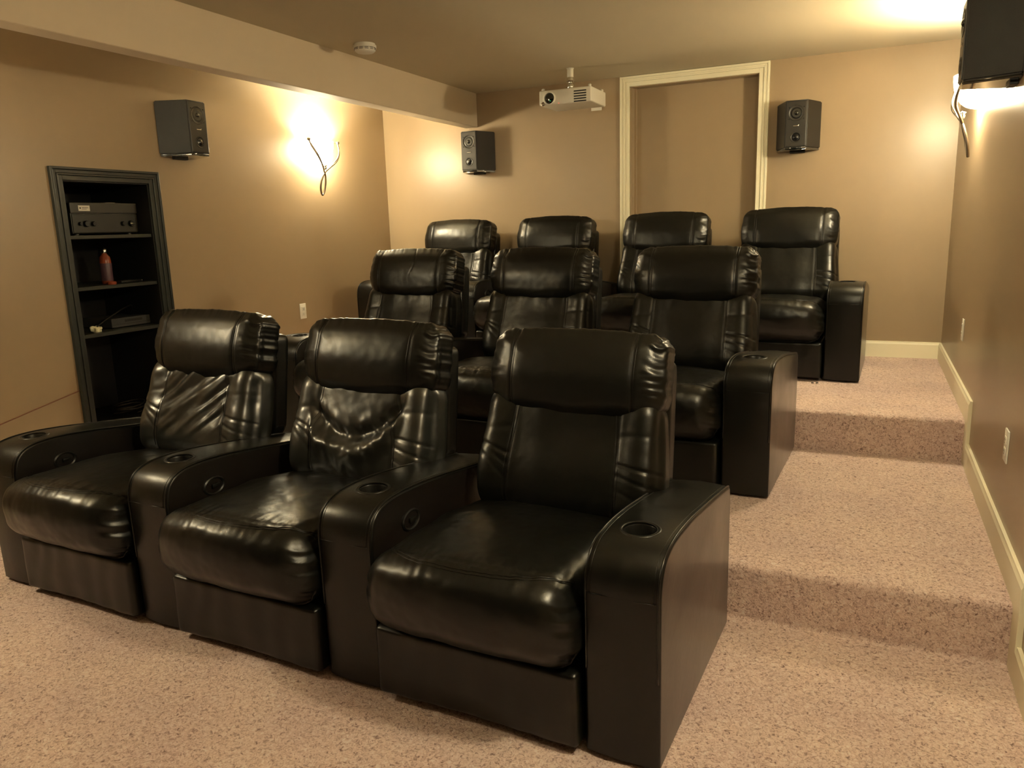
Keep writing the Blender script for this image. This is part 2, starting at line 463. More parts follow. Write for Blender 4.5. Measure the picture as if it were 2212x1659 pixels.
def back_mesh(style=0):
    h = (0.325, .085, .205); seed = style * 13
    def fn(p, n):
        x, y, z = p; u = x / h[0]; v = z / h[2]
        front = sm(-n.y, 0, .7)
        x *= (1.0 - .050 * sm(v, -.1, 1.0)) * (1 + .025 * bumpf(v, -.4, .4))
        # bolsters and centre panel
        prof = .016 * bumpf(abs(x), .255, .06) + .013 * (1 - sm(abs(x), .06, .22))
        bel = .016 * bumpf(v, -.35, .55)
        dd = front * (prof + bel - .022 * sm(abs(x), .28, .325))
        xs = .188 - .004 * v
        dd -= front * .0032 * bumpf(abs(x), xs, .007)
        # creases in the bolsters running to the seams
        bo = sm(abs(x), .185, .20)
        for (zc, sl, am, wd) in ((-.02, .35, .0055, .0045), (-.055, .65, .0035, .005), (-.10, .9, .003, .007), (.07, -.2, .002, .009)):
            dl = (z - zc) - sl * (abs(x) - .2) * (1 if x < 0 else -.45)
            dd -= front * bo * am * bumpf(dl, 0, wd) * (.8 + .5 * nz(x * 9, zc * 40, seed))
        # folds tucked under the headrest
        tp = sm(v, .35, .9)
        dd += front * tp * .0022 * fold(x * 18, z * 9, seed)
        if style == 1:      # slack creased leather, long diagonal folds
            a = (1 - sm(abs(x), .16, .22)) * sm(v, -.75, -.1)
            t = z * 1.1 - x * .9
            dd += front * a * .013 * fold(t * 13, (x + z) * 9, 3)
            dd += front * .005 * nz(x * 17, z * 17, 8) * sm(v, -.9, 0)
        if style == 2:      # sagging centre: dent with a pouch below
            cx = x + .02
            arc = z - (-.075 + 2.6 * cx * cx)
            a = 1 - sm(abs(x), .17, .23)
            dd += front * a * (.024 * bumpf(arc, -.030, .045) - .024 * bumpf(arc, .045, .030))
            dd += front * a * .0055 * nz(x * 22, z * 22, 2) * bumpf(arc, 0, .10) * 2
            dd += front * a * .006 * fold((z * .5 + x) * 20, z * 12, 1) * bumpf(arc, .03, .08)
        dd += .0036 * nz(x * 7, y * 7, z * 7 + seed) + .0005 * nz(x * 38, y * 38, z * 38)
        q = Vector((x, y, z)) + n * dd
        q = tilt_at(q, Vector((0, 0, -.17)), TILT)
        return q + Vector((0, .592, .620))
    MAPS['backrest%d' % style] = (h, .07, fn)
    return lattice_box(h, .07, (110, 30, 76), fn)
def head_mesh(style=0):
    h = (0.307, .092, .138); seed = 5 + style * 7
    def fn(p, n):
        x, y, z = p; u = x / h[0]; v = z / h[2]
        front = sm(-n.y, -.1, .7)
        side = sm(abs(u), .70, .97)
        z += (-.026 * (1 - u * u) + .012 * u * u) * sm(-v, .1, 1.0)
        z += .006 * (1 - u * u) * sm(v, .2, 1)
        dd = front * (.014 * (1 - u * u) + .016 * bumpf(v, -.1, .6))
        dd -= .004 * side * sm(-v, .1, 1)
        y += .018 * sm(-n.y, .2, .9) * max(sm(abs(u), .55, 1.0) * .9, sm(v, .35, 1.0) * 1.0, sm(-v, .55, 1.0) * .6)
        xs = .212
        dd -= .0030 * bumpf(abs(x), xs, .007) * sm(-n.y + n.z * .6, 0, .4)
        # horizontal gathers at the ends
        g = sm(abs(x), .225, .275) * (.35 + .35 * (style > 0)) * (1.45 if x > 0 else .6)
        dd += g * .0042 * fold(z * 40 + (7 if x > 0 else 0) + 1.5 * nz(x * 16, z * 11, seed), x * 60, seed)
        # slanting pleats along the top edge
        tp = sm(n.z, .25, .9) * (.35 + .65 * sm(abs(x + (.06 if style == 1 else -.02)), .02, .22))
        am = (.0010, .0030, .0034)[style]
        dd += tp * am * 1.1 * fold((x + .6 * y) * 36, y * 12, seed + 6)
        dd += .0034 * nz(x * 7, y * 7, z * 7 + seed) + .0006 * nz(x * 30, y * 30, z * 30 + seed)
        if style == 2: dd -= .0025 * front * bumpf(x - .02 * math.sin(z * 25), .03, .003) * sm(v, -.5, .3)
        q = Vector((x, y, z)) + n * dd
        q = tilt_at(q, Vector((0, 0, 0)), math.radians(13))
        return q + Vector((0, .713, .882))
    MAPS['headrest%d' % style] = (h, .062, fn)
    return lattice_box(h, .062, (112, 44, 58), fn)
def shell_mesh():
    h = (SWH - .006, .05, .415)
    def fn(p, n):
        x, y, z = p
        x *= (1 - .02 * sm(z, .1, .415)) * (1 - .12 * sm(-z, -.02, .06))
        dd = .0018 * nz(x * 8, y * 8, z * 8)
        q = Vector((x, y, z)) + n * dd
        q = tilt_at(q, Vector((0, 0, -.3)), math.radians(9.5))
        return q + Vector((0, .690, .520))
    return lattice_box(h, .028, (40, 10, 50), fn)
def base_mesh():
    h = (.318, .30, .108)
    def fn(p, n):
        x, y, z = p
        dd = .0013 * nz(x * 12, y * 12, z * 5) + (.0010 * math.sin(x * 60 + 4 * nz(x * 4, z * 6, 1)) * sm(-n.y, .3, .9))
        if n.y < -.3: dd -= .006 * bumpf(x, 0, .2) * sm(-z, .02, .11)
        return Vector((x, y, z)) + n * dd + Vector((0, .268, .127))
    return lattice_box(h, .016, (70, 30, 30), fn)

ARM_PROF = [(0.0, 0.012), (-.002, .25), (-.004, .44), (-.001, .492), (.010, .527), (.034, .555), (.070, .571), (.120, .579), (.20, .580), (.32, .571), (.48, .551), (.65, .528), (.790, .506), (.812, .490), (.820, .46), (.822, .25), (.820, .012)]
def arm_path():
    top = smooth_path([(0, a, b) for a, b in ARM_PROF[1:14]], 5)
    return [(0.0, 0.012)] + [(p.y, p.z) for p in top] + ARM_PROF[14:]
APATH = arm_path()
AH = AW / 2 - .003
def arm_z(y):
    best = 0
    for (a, b), (c, d) in zip(APATH, APATH[1:]):
        if a <= y <= c and c - a > 1e-6 and b > .4: best = b + (d - b) * (y - a) / (c - a)
    return best
def inset_path(d):
    P = [Vector(p) for p in APATH]; n = len(P); out = []
    for i in range(n):
        t = (P[min(n - 1, i + 1)] - P[max(0, i - 1)]).normalized()
        nr = Vector((-t.y, t.x))      # outward is left of travel (up front, back along the top)
        out.append(P[i] - nr * d)
    return out
def arm_object(parent, xc):
    """rounded arm: crowned top strip wrapping down the front, flat side panels, welt on both edges"""
    prof_x = []
    R = .010
    xs = []
    for k in range(5):
        a = k / 4 * PI / 2
        xs.append((-AH + R - R * math.cos(a) , R - R * math.sin(a)))
    mids = [(-AH * .6, -.003), (-AH * .3, -.0055), (0, -.0065), (AH * .3, -.0055), (AH * .6, -.003)]
    full = xs + mids + [(-a, b) for a, b in reversed(xs)]
    rings = []; verts = []; faces = []
    for dx, ins in full:
        row = []
        for q in inset_path(ins):
            zz = max(q.y, 0.012)
            w = .0012 * nz(dx * 30 + xc, q.x * 14, zz * 14)
            row.append(len(verts)); verts.append(Vector((xc + dx, q.x + w, zz + w)))
        rings.append(row)
    for A, B in zip(rings, rings[1:]):
        for k in range(len(A) - 1): faces.append((A[k], B[k], B[k + 1], A[k + 1]))
    nstrip = len(faces)
    faces.append(tuple(rings[0])); faces.append(tuple(reversed(rings[-1])))
    bot = [r[0] for r in rings] + [r[-1] for r in reversed(rings)]
    faces.append(tuple(reversed(bot)))
    back = None
    o = mesh_obj('armrest', verts, faces, [LEATHER, SIDE], parent)
    me = o.data
    for i in range(nstrip, len(faces)):
        me.polygons[i].material_index = 1; me.polygons[i].use_smooth = False
    # cup hole
    bmf = bmesh.new(); bmf.from_mesh(me); bmesh.ops.recalc_face_normals(bmf, faces=bmf.faces); bmf.to_mesh(me); bmf.free()
    zc = arm_z(.155)
    bmc = bmesh.new(); add_lathe(bmc, [(.0435, -.05), (.0435, .05)], 40, Matrix.Translation((xc, .150, zc - .012)), cap=True)
    bmesh.ops.recalc_face_normals(bmc, faces=bmc.faces)
    mc = bpy.data.meshes.new('cut'); bmc.to_mesh(mc); bmc.free()
    co = bpy.data.objects.new('cut', mc); COL.objects.link(co); co.parent = parent
    md = o.modifiers.new('b', 'BOOLEAN'); md.operation = 'DIFFERENCE'; md.object = co; md.solver = 'EXACT'
    bpy.context.view_layer.update()
    dg = bpy.context.evaluated_depsgraph_get(); dg.update()
    new = bpy.data.meshes.new_from_object(o.evaluated_get(dg))
    new.set_sharp_from_angle(angle=math.radians(50))
    o.modifiers.clear(); o.data = new
    bpy.data.objects.remove(co)
    # welts on the two edges
    bm = bmesh.new()
    for s in (-1, 1):
        pts = [Vector((xc + s * (AH - .006), q.x, q.y)) for q in inset_path(-.0005)]
        pts = [p for p in pts if p.z > .02][:-1]
        add_tube(bm, pts, .0032, 6)
        pts = [Vector((xc + s * (AH - .018), q.x, q.y)) for q in inset_path(-.0008)]
        pts = [p for p in pts if p.z > .455 and p.y < .80]
        add_tube(bm, pts, .0011, 5)
    # cross seam where the top strip ends on the front face
    add_tube(bm, [(xc + dx, -.0095 + .004 * (dx / AH) ** 2, .462) for dx in (-AH + .012, -AH * .5, 0, AH * .5, AH - .012)], .0011, 5)
    bm_obj('piping', bm, PIPE, o, smooth=True)
    # cup holder: lipped ring and a dark well
    bm = bmesh.new()
    sl = math.atan2(arm_z(.20) - arm_z(.11), .09)
    mt = Matrix.Translation((xc, .150, zc + .006)) @ Matrix.Rotation(sl, 4, 'X')
    add_lathe(bm, [(.0545, -.006), (.0550, -.0030), (.0530, -.0008), (.0480, -.0010), (.0440, -.0050), (.0420, -.010), (.0400, -.055)], 40, mt)
    add_lathe(bm, [(.0400, -.055), (.001, -.055)], 40, mt, mi=1)
    bm_obj('cup_holder', bm, [CUPM, CUPD], o, smooth=True, angle=60)
    return o
def lever_object(parent, x):
    """oval recliner latch on the seat side of an arm"""
    bm = bmesh.new()
    m = Matrix.Translation((x, .20, .478)) @ Matrix.Rotation(PI / 2, 4, 'Y') @ Matrix.Scale(1.45, 4, (0, 1, 0))
    add_lathe(bm, [(.034, -.002), (.034, .004), (.030, .007), (.026, .004), (.025, -.001), (.001, -.001)], 32, m)
    add_box(bm, (x + .001, .188, .470), (x + .010, .222, .486), bevel=.003)
    bm_obj('recline_latch', bm, CUPM, parent, smooth=True, angle=40)

MESHES = {}
def cached(key, builder):
    if key not in MESHES:
        v, f = builder()
        me = bpy.data.meshes.new(key); me.from_pydata([tuple(a) for a in v], [], f); me.update()
        me.polygons.foreach_set('use_smooth', [True] * len(me.polygons))
        me.materials.append(WORN_SHEEN if key in ('backrest1', 'backrest2') else LEATHER); MESHES[key] = me
    return MESHES[key]
def part(name, me, parent):
    o = bpy.data.objects.new(name, me); COL.objects.link(o); o.parent = parent; return o
PROTO = {}
def stitches(key, me_owner, side=0):
    """paired top-stitch lines that follow the surface of a cushion"""
    if 'st_%d' % side + key not in MESHES:
        bm = bmesh.new(); h = MAPS[key][0]
        if key.startswith('seat'):
            for off, rr in ((0, .0013), (.011, .0013)):
                P = []
                for k in range(61):
                    u = -.94 + 1.88 * k / 60
                    P.append(map_pt(key, (u * h[0], -h[1] + .040 + .10 * abs(u) ** 2.6 + off, h[2])))
                add_tube(bm, P, rr, 5)
        else:
            back = key.startswith('back')
            for s in (side,):
                for off in (-.0055, .0055):
                    P = []
                    if back:
                        for k in range(41):
                            z = -h[2] * .86 + h[2] * 1.6 * k / 40
                            P.append(map_pt(key, (s * (.188 - .004 * z / h[2]) + off, -h[1], z)))
                    else:
                        for k in range(41):
                            P.append(map_pt(key, (s * .212 + off, -h[1], -h[2] * .8 + h[2] * 1.7 * k / 40)))
                        for k in range(1, 14):
                            P.append(map_pt(key, (s * .212 + off, -h[1] * .9 + h[1] * 1.1 * k / 13, h[2])))
                    add_tube(bm, P, .0011, 5)
        me = bpy.data.meshes.new('stitching'); bm.to_mesh(me); bm.free()
        me.polygons.foreach_set('use_smooth', [True] * len(me.polygons)); me.materials.append(PIPE)
        MESHES['st_%d' % side + key] = me
    part('stitching', MESHES['st_%d' % side + key], me_owner)
def make_recliner(hstyle, bstyle, right_arm, loc, rz, label, group, dx=0.0, dz=0.0):
    """one seat of a row with the arm on its left-hand edge; the end seat has a second arm"""
    root = empty('theater_recliner', loc, rz)
    tag(root, label, 'recliner', group)
    part('footrest_panel', cached('footrest_panel', base_mesh), root)
    sc = part('seat_cushion', cached('seat_cushion%d' % (bstyle % 2), lambda: seat_mesh('s', (bstyle % 2) * 3)), root)
    b = part('backrest', cached('backrest%d' % bstyle, lambda: back_mesh(bstyle)), root)
    h = part('headrest', cached('headrest%d' % hstyle, lambda: head_mesh(hstyle)), root)
    s = part('back_shell', cached('back_shell', shell_mesh), root)
    stitches('seat_cushion%d' % (bstyle % 2), sc); [stitches('backrest%d' % bstyle, b, k) for k in (-1, 1)]; [stitches('headrest%d' % hstyle, h, k) for k in (-1, 1)]
    for o, k in ((b, .8), (h, 1), (s, .6)): o.location = (dx * k, 0, dz * (1 if o is not b else .4))
    if 'arm' not in PROTO:
        PROTO['arm'] = arm_object(root, -(SWH + AW / 2)); lever_object(root, -SWH - .004)
        PROTO['latch'] = [o for o in root.children if o.name.startswith('recline_latch')][0]
    else:
        a = PROTO['arm'].copy(); COL.objects.link(a); a.parent = root
        for ch in PROTO['arm'].children:
            c = ch.copy(); COL.objects.link(c); c.parent = a
        c = PROTO['latch'].copy(); COL.objects.link(c); c.parent = root
    if right_arm:
        a = PROTO['arm'].copy(); COL.objects.link(a); a.parent = root; a.location = (2 * (SWH + AW / 2), 0, 0)
        for ch in PROTO['arm'].children:
            c = ch.copy(); COL.objects.link(c); c.parent = a
    return root

ROWS = {1: (-.872, -4.199, -.0375, 0.0), 2: (-.8014, -2.633, -.0434, H1), 3: (-.4849, -1.0127, -.0305, H2)}
def seat_loc(row, i):
    x, y, t, z = ROWS[row]
    a = AW + SWH + i * PITCHW
    return (x - a * math.cos(t), y - a * math.sin(t), z + .002), t
RECL = {
 (1, 0): (1, 0, True, .043, -.012, 'black leather recliner at the aisle end of the front row'),
 (1, 1): (1, 2, False, .055, 0, 'black leather recliner mid front row, its backrest sagging into a crumpled pouch'),
 (1, 2): (1, 1, False, .045, .018, 'black leather recliner of the front row with diagonal creases, beside the shelf cabinet'),
 (2, 0): (1, 0, True, .035, .01, 'black leather recliner at the aisle end of the middle row'),
 (2, 1): (1, 0, False, .038, .015, 'black leather recliner in the middle of the three-seat second row'),
 (2, 2): (2, 0, False, .035, .02, 'black leather recliner at the second row end beside the tan wall with the sconce'),
 (3, 0): (0, 0, True, .022, 0, 'black leather recliner at the aisle end of the back row, its seat showing'),
 (3, 1): (0, 0, False, .032, 0, 'black leather recliner of the back row in front of the tan door'),
 (3, 2): (0, 0, False, .022, 0, 'black leather recliner of the back row below the projector'),
 (3, 3): (0, 0, False, .02, 0, 'black leather recliner at the far end of the back row, below the corner speaker'),
}
GR = {1: 'front row recliners', 2: 'middle row recliners', 3: 'back row recliners'}
for (row, i), (hs, bs, ra, dx, dz, lab) in RECL.items():
    loc, t = seat_loc(row, i)
    make_recliner(hs, bs, ra, loc, t, lab, GR[row], dx, dz)

# ------------------------------------------------------------------ wall speakers
def make_speaker(loc, rz, label):
    """local: wall plane y=0, front towards -y, centred on x, z from 0 to .315"""
    root = empty('wall_speaker', loc, rz); tag(root, label, 'speaker', 'surround speakers on the walls')
    b, f, d, H = .145, .070, .19, .318
    bm = bmesh.new()
    pts = [(-b, 0), (-f, -d), (f, -d), (b, 0)]
    vs = [bm.verts.new((x, y, z)) for z in (.012, H) for x, y in pts]
    for k in range(4): bm.faces.new((vs[k], vs[(k + 1) % 4], vs[4 + (k + 1) % 4], vs[4 + k]))
    bm.faces.new(vs[:4][::-1]); bm.faces.new(vs[4:])
    bmesh.ops.bevel(bm, geom=list(bm.edges), offset=.006, segments=3, affect='EDGES')
    bm_obj('speaker_cabinet', bm, SPK, root, smooth=True, angle=35)
    bm = bmesh.new(); add_box(bm, (-f + .006, -d - .003, .022), (f - .006, -d + .003, H - .010), bevel=.002)
    face = bm_obj('front_baffle', bm, SPKF, root)
    bm = bmesh.new()
    m = Matrix.Translation((0, -d - .003, .235)) @ Matrix.Rotation(PI / 2, 4, 'X')
    add_lathe(bm, [(.052, 0.0005), (.050, .003), (.046, .002), (.040, -.001)], 36, m, mi=1)
    add_lathe(bm, [(.040, -.001), (.034, .001), (.016, -.0025)], 36, m)
    add_lathe(bm, [(.016, -.0025), (.013, .004), (.007, .008), (.0005, .009)], 24, m, mi=2)
    bm_obj('woofer', bm, [SPKD, SPKF, GLASSB], face, smooth=True, angle=60)
    bm = bmesh.new()
    m = Matrix.Translation((0, -d - .003, .080)) @ Matrix.Rotation(PI / 2, 4, 'X')
    add_lathe(bm, [(.034, .0005), (.033, .003), (.029, .0035), (.027, .001)], 32, m, mi=1)
    add_lathe(bm, [(.027, .001), (.020, .000), (.013, .004), (.0005, .006)], 32, m)
    bm_obj('tweeter', bm, [SPKD, SPKF], face, smooth=True, angle=60)
    bm = bmesh.new()
    add_box(bm, (-.018, -d - .0055, .150), (.016, -d - .003, .155), bevel=.001)
    add_tube(bm, [(.010, -d - .0045, .153), (.019, -d - .0045, .160)], .0016, 6)
    bm_obj('badge', bm, SILV, face)
    for sx in (-1, 1):
        for sz in (.272, .198):
            bm = bmesh.new()
            add_lathe(bm, [(.0035, 0), (.003, .0018), (.0005, .002)], 12, Matrix.Translation((sx * .046, -d - .003, sz)) @ Matrix.Rotation(PI / 2, 4, 'X'))
            bm_obj('screw', bm, SPKD, face)
    bm = bmesh.new()
    vs = [bm.verts.new((x * .97, y * .985 - .001, z)) for z in (0, .0125) for x, y in pts]
    for k in range(4): bm.faces.new((vs[k], vs[(k + 1) % 4], vs[4 + (k + 1) % 4], vs[4 + k]))
    bm.faces.new(vs[:4][::-1]); bm.faces.new(vs[4:])
    bmesh.ops.bevel(bm, geom=list(bm.edges), offset=.004, segments=3, affect='EDGES')
    bm_obj('base_plate', bm, GLASSB, root, smooth=True, angle=35)
    bm = bmesh.new()
    add_box(bm, (-.05, -.03, -.012), (.05, 0, .003), bevel=.003)
    bm_obj('wall_bracket', bm, SPK, root)
    return root
make_speaker((XL, -2.273, 1.845), PI / 2, 'black wall speaker above the black shelf cabinet')
make_speaker((-3.447, 0, 1.812), 0, 'black wall speaker with pale grey front under the end of the ceiling beam')
make_speaker((-.970, 0, 1.820), 0, 'black wall speaker on the back wall between the cream door frame and the corner')
make_speaker((0, -2.273, 1.845), -PI / 2, 'dark wall speaker high on the aisle wall, above the glaring sconce')

# ------------------------------------------------------------------ sconces
def make_sconce(loc, rz, label, group='lit wall sconces'):
    """local: wall plane y=0 facing -y; origin at the rim height centre"""
    root = empty('wall_sconce', loc, rz); tag(root, label, 'sconce', group)
    # half bowl of frosted glass
    bm = bmesh.new(); NU, NV = 28, 12
    def surf(R, D, Hh, off=0):
        rows = []
        for j in range(NV + 1):
            t = j / NV * PI / 2
            rr = math.cos(t) ** .75 if j < NV else 0.0
            zz = -Hh * math.sin(t)
            rows.append([bm.verts.new((-R * rr * math.cos(i / NU * PI), -.008 - D * rr * math.sin(i / NU * PI) , zz + off)) for i in range(NU + 1)])
        return rows
    A = surf(.150, .125, .165); B = surf(.144, .119, .157)
    for S, flip in ((A, 0), (B, 1)):
        for r0, r1 in zip(S, S[1:]):
            for i in range(NU):
                q = (r0[i], r0[i + 1], r1[i + 1], r1[i])
                try: bm.faces.new(q[::-1] if flip else q)
                except ValueError: pass
    for i in range(NU): bm.faces.new((A[0][i + 1], A[0][i], B[0][i], B[0][i + 1]))
    bmesh.ops.remove_doubles(bm, verts=bm.verts, dist=1e-5)
    bm_obj('glass_bowl', bm, BOWL, root, smooth=True)
    bm = bmesh.new(); add_box(bm, (-.045, -.006, -.145), (.045, 0, -.01), bevel=.003)
    bm_obj('back_plate', bm, IRON, root)
    bm = bmesh.new()
    for s in (-1, 1):
        pts = [(s * .170, -.090, -.004), (s * .164, -.100, -.045), (s * .140, -.118, -.095), (s * .095, -.120, -.150), (s * .045, -.100, -.190),
               (s * .012, -.082, -.222), (-s * .010, -.072, -.250), (-s * .026, -.058, -.300), (-s * .026, -.048, -.345), (-s * .014, -.042, -.383), (0, -.040, -.398)]
        P = smooth_path(pts, 6)
        add_tube(bm, P, [.0065 if k < len(P) * .55 else .0075 for k in range(len(P))], 10)
        P2 = smooth_path([(s * .172, -.086, -.004), (s * .150, -.112, -.060), (s * .110, -.124, -.120), (s * .050, -.104, -.180)], 6)
        add_tube(bm, P2, .004, 8)
        add_tube(bm, [(s * .170, -.09, -.004), (s * .12, -.075, -.010)], .0035, 8)
    bm_obj('twisted_arm', bm, IRON, root, smooth=True)
    for s in (-1, 1):
        bm = bmesh.new(); bmesh.ops.create_uvsphere(bm, u_segments=16, v_segments=10, radius=.0145)
        for v in bm.verts: v.co += Vector((s * .172, -.088, .000))
        bm_obj('ball_end', bm, IRON, root, smooth=True)
    bm = bmesh.new()
    add_lathe(bm, [(.001, -.016), (.012, -.012), (.016, 0), (.012, .010), (.020, .016), (.006, .022), (.001, .024)], 20, Matrix.Translation((0, -.082, -.196)))
    bm_obj('finial', bm, CHROME, root, smooth=True)
    ld = bpy.data.lights.new('bulb', 'POINT'); ld.energy = BULB_WATT; ld.color = SCONCE_COL; ld.shadow_soft_size = .03
    lo = bpy.data.objects.new('bulb', ld); COL.objects.link(lo); lo.parent = root; lo.location = (0, -.065, -.075)
    return root
make_sconce((XL, -.955, 2.050), PI / 2, 'lit bowl sconce with twisted iron arms on the tan wall behind the beam')
make_sconce((0, -1.15, 2.050), -PI / 2, 'lit bowl sconce on the aisle wall below the dark cut-off speaker')
make_sconce((XL, -4.80, 2.050), PI / 2, 'lit bowl sconce on the cabinet wall, ahead of the front row')
make_sconce((0, -4.40, 2.050), -PI / 2, 'lit bowl sconce on the aisle wall, ahead of the front row')

# ------------------------------------------------------------------ projector
root = empty('ceiling_projector', (-2.447, -.53, 2.225)); tag(root, 'white video projector hanging from the ceiling by the door frame', 'projector')
root.rotation_euler = (0, 0, 0)
PXL, PXR, PYF, PYB, PZ0, PZ1 = -.173, .207, -.16, .16, -.040, .058
bm = bmesh.new()
add_box(bm, (PXL, PYF, PZ0), (PXR, PYB, PZ1), bevel=.009, seg=3)
body = bm_obj('projector_body', bm, PROJ, root, smooth=True, angle=35)
bm = bmesh.new()
m = Matrix.Translation((PXL + .078, PYF - .001, .004)) @ Matrix.Rotation(PI / 2, 4, 'X')
add_lathe(bm, [(.045, -.002), (.045, .010), (.041, .014), (.037, .010), (.035, .000)], 40, m)
lens = bm_obj('lens_ring', bm, PROJ, root, smooth=True, angle=50)
bm = bmesh.new(); add_lathe(bm, [(.0365, .002), (.030, .006), (.016, .009), (.0005, .010)], 40, m)
bm_obj('lens', bm, GLASSB, lens, smooth=True)
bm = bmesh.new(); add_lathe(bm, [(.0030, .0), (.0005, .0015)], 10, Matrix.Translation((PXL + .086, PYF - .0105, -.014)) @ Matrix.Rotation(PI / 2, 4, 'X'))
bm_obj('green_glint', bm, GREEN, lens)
bm = bmesh.new()
for k in range(5):
    z = -.032 + k * .0165
    add_box(bm, (PXL + .255, PYF - .0012, z - .0042), (PXL + .345, PYF + .004, z + .0042), bevel=.001, seg=1)
bm_obj('vent_grille', bm, DARKG, root)
bm = bmesh.new(); add_lathe(bm, [(.014, 0), (.013, .002), (.001, .002)], 20, Matrix.Translation((PXL + .028, PYF, -.030)) @ Matrix.Rotation(PI / 2, 4, 'X'))
bm_obj('infrared_window', bm, IRON, root)
bm = bmesh.new(); bmesh.ops.create_uvsphere(bm, u_segments=10, v_segments=8, radius=.003)
for v in bm.verts: v.co += Vector((PXL + .145, PYF - .001, PZ0 + .006))
bm_obj('standby_light', bm, RED, root)
for x in (PXL + .02, PXR - .02):
    for y in (PYF + .03, PYB - .03):
        bm = bmesh.new(); add_lathe(bm, [(.011, 0), (.011, .016), (.006, .020), (.001, .020)], 16, Matrix.Translation((x, y, PZ1 - .002)))
        bm_obj('foot', bm, PROJ, root, smooth=True, angle=40)
bm = bmesh.new()
top = ZC - 2.225
add_lathe(bm, [(.001, top), (.026, top), (.026, top - .004), (.022, top - .006), (.022, top - .060), (.001, top - .060)], 28, mi=1)
add_lathe(bm, [(.001, top - .060), (.027, top - .062), (.028, top - .085), (.020, top - .092), (.001, top - .092)], 28, Matrix.Translation((0, 0, 0)))
add_lathe(bm, [(.001, .075), (.019, .082), (.024, .095), (.019, .110), (.010, .118), (.010, top - .07)], 24)
add_lathe(bm, [(.001, .054), (.035, .054), (.035, .060), (.012, .064), (.012, .085)], 24)
bm_obj('ceiling_mount', bm, [CHROME, PROJ], root, smooth=True, angle=40)
bm = bmesh.new()
for (x, y) in ((PXL + .05, PYF + .05), (PXR - .05, PYF + .06), (PXL + .07, PYB - .05), (PXR - .06, PYB - .05)):
    add_tube(bm, [(0, 0, .060), (x, y, .062), (x, y, .048)], .006, 8)
add_box(bm, (-.06, -.04, .057), (.06, .04, .062), bevel=.001, seg=1)
bm_obj('mount_spider', bm, IRON, root, smooth=True, angle=40)

def wall_plate(name, loc, rz, label, group, w_=.070, h_=.115, outlet=True):
    root = empty(name, loc, rz); tag(root, label, 'outlet', group)
    bm = bmesh.new(); add_box(bm, (-w_ / 2, -.006, -h_ / 2), (w_ / 2, 0, h_ / 2), bevel=.003, seg=2)
    bm_obj('cover_plate', bm, WHITE, root, smooth=True, angle=35)
    if outlet:
        for s in (-1, 1):
            bm = bmesh.new(); add_box(bm, (-.017, -.009, s * .0195 - .014), (.017, -.004, s * .0195 + .014), bevel=.004, seg=2)
            r = bm_obj('receptacle', bm, WHITE, root, smooth=True, angle=35)
            bm = bmesh.new()
            for x in (-.006, .006): add_box(bm, (x - .001, -.0094, s * .0195 - .002), (x + .001, -.0085, s * .0195 + .007))
            add_box(bm, (-.002, -.0094, s * .0195 - .010), (.002, -.0085, s * .0195 - .006))
            bm_obj('slots', bm, DARKG, r)
    return root
wall_plate('wall_outlet', (XL, -1.250, .787), PI / 2, 'white outlet low on the tan wall beside the back row', None)
wall_plate('wall_outlet', (0, -1.235, .762), -PI / 2, 'white outlet on the aisle wall beside the top tier', None)
wall_plate('wall_outlet', (0, -2.850, .572), -PI / 2, 'white outlet on the aisle wall beside the middle tier', None)
wall_plate('junction_plate', (-2.433, 0, 2.243), 0, 'small blank white plate on the back wall just under the projector', None, .085, .050, False)

# smoke detector
root = empty('smoke_detector', (-3.222, -1.878, ZC)); tag(root, 'round white smoke detector on the ceiling next to the beam', 'smoke detector')
bm = bmesh.new(); add_lathe(bm, [(.001, 0), (.060, 0), (.060, -.008), (.066, -.010), (.067, -.024), (.063, -.026)], 48)
bm_obj('mounting_ring', bm, WHITE, root, smooth=True, angle=40)
bm = bmesh.new(); add_lathe(bm, [(.058, -.024), (.058, -.030), (.063, -.031), (.061, -.038), (.050, -.048), (.030, -.052), (.001, -.053)], 48)
bm_obj('detector_cap', bm, WHITE, root, smooth=True, angle=40)
bm = bmesh.new()
for k in range(12):
    a0 = k * PI / 6 + .06
    for zz in (-.0265, -.0345):
        rr = .0605 if zz > -.03 else .0622
        P = [(rr * math.cos(a0 + j * .07), rr * math.sin(a0 + j * .07), zz) for j in range(6)]
        add_tube(bm, P, .0016, 5)
bm_obj('vent_slots', bm, DARKG, root)

# ------------------------------------------------------------------ built-in shelf cabinet and what stands in it
root = empty('shelf_cabinet', (XL, (RY0 + RY1) / 2, RZ0)); tag(root, 'black built-in shelf cabinet let into the tan wall', 'cabinet')
Wc = RY1 - RY0; Hc = RZ1 - RZ0; Dc = .50
def cab(fn, name, mat, par=root, **k):
    bm = bmesh.new(); fn(bm); return bm_obj(name, bm, mat, par, **k)
cab(lambda bm: (add_box(bm, (-Dc - .02, -Wc / 2, 0), (-Dc, Wc / 2, Hc)), add_box(bm, (-Dc, -Wc / 2, 0), (0, -Wc / 2 + .012, Hc)),
                add_box(bm, (-Dc, Wc / 2 - .012, 0), (0, Wc / 2, Hc)), add_box(bm, (-Dc, -Wc / 2, Hc - .012), (0, Wc / 2, Hc)), add_box(bm, (-Dc, -Wc / 2, 0), (0, Wc / 2, .018))), 'carcass', RACKI)
SHZ = (1.392, 1.112, .850, .55)
for z in SHZ[:3]:
    cab(lambda bm: add_box(bm, (-Dc, -Wc / 2 + .012, z - RZ0 - .020), (-.012, Wc / 2 - .012, z - RZ0), bevel=.002), 'shelf', RACKM)
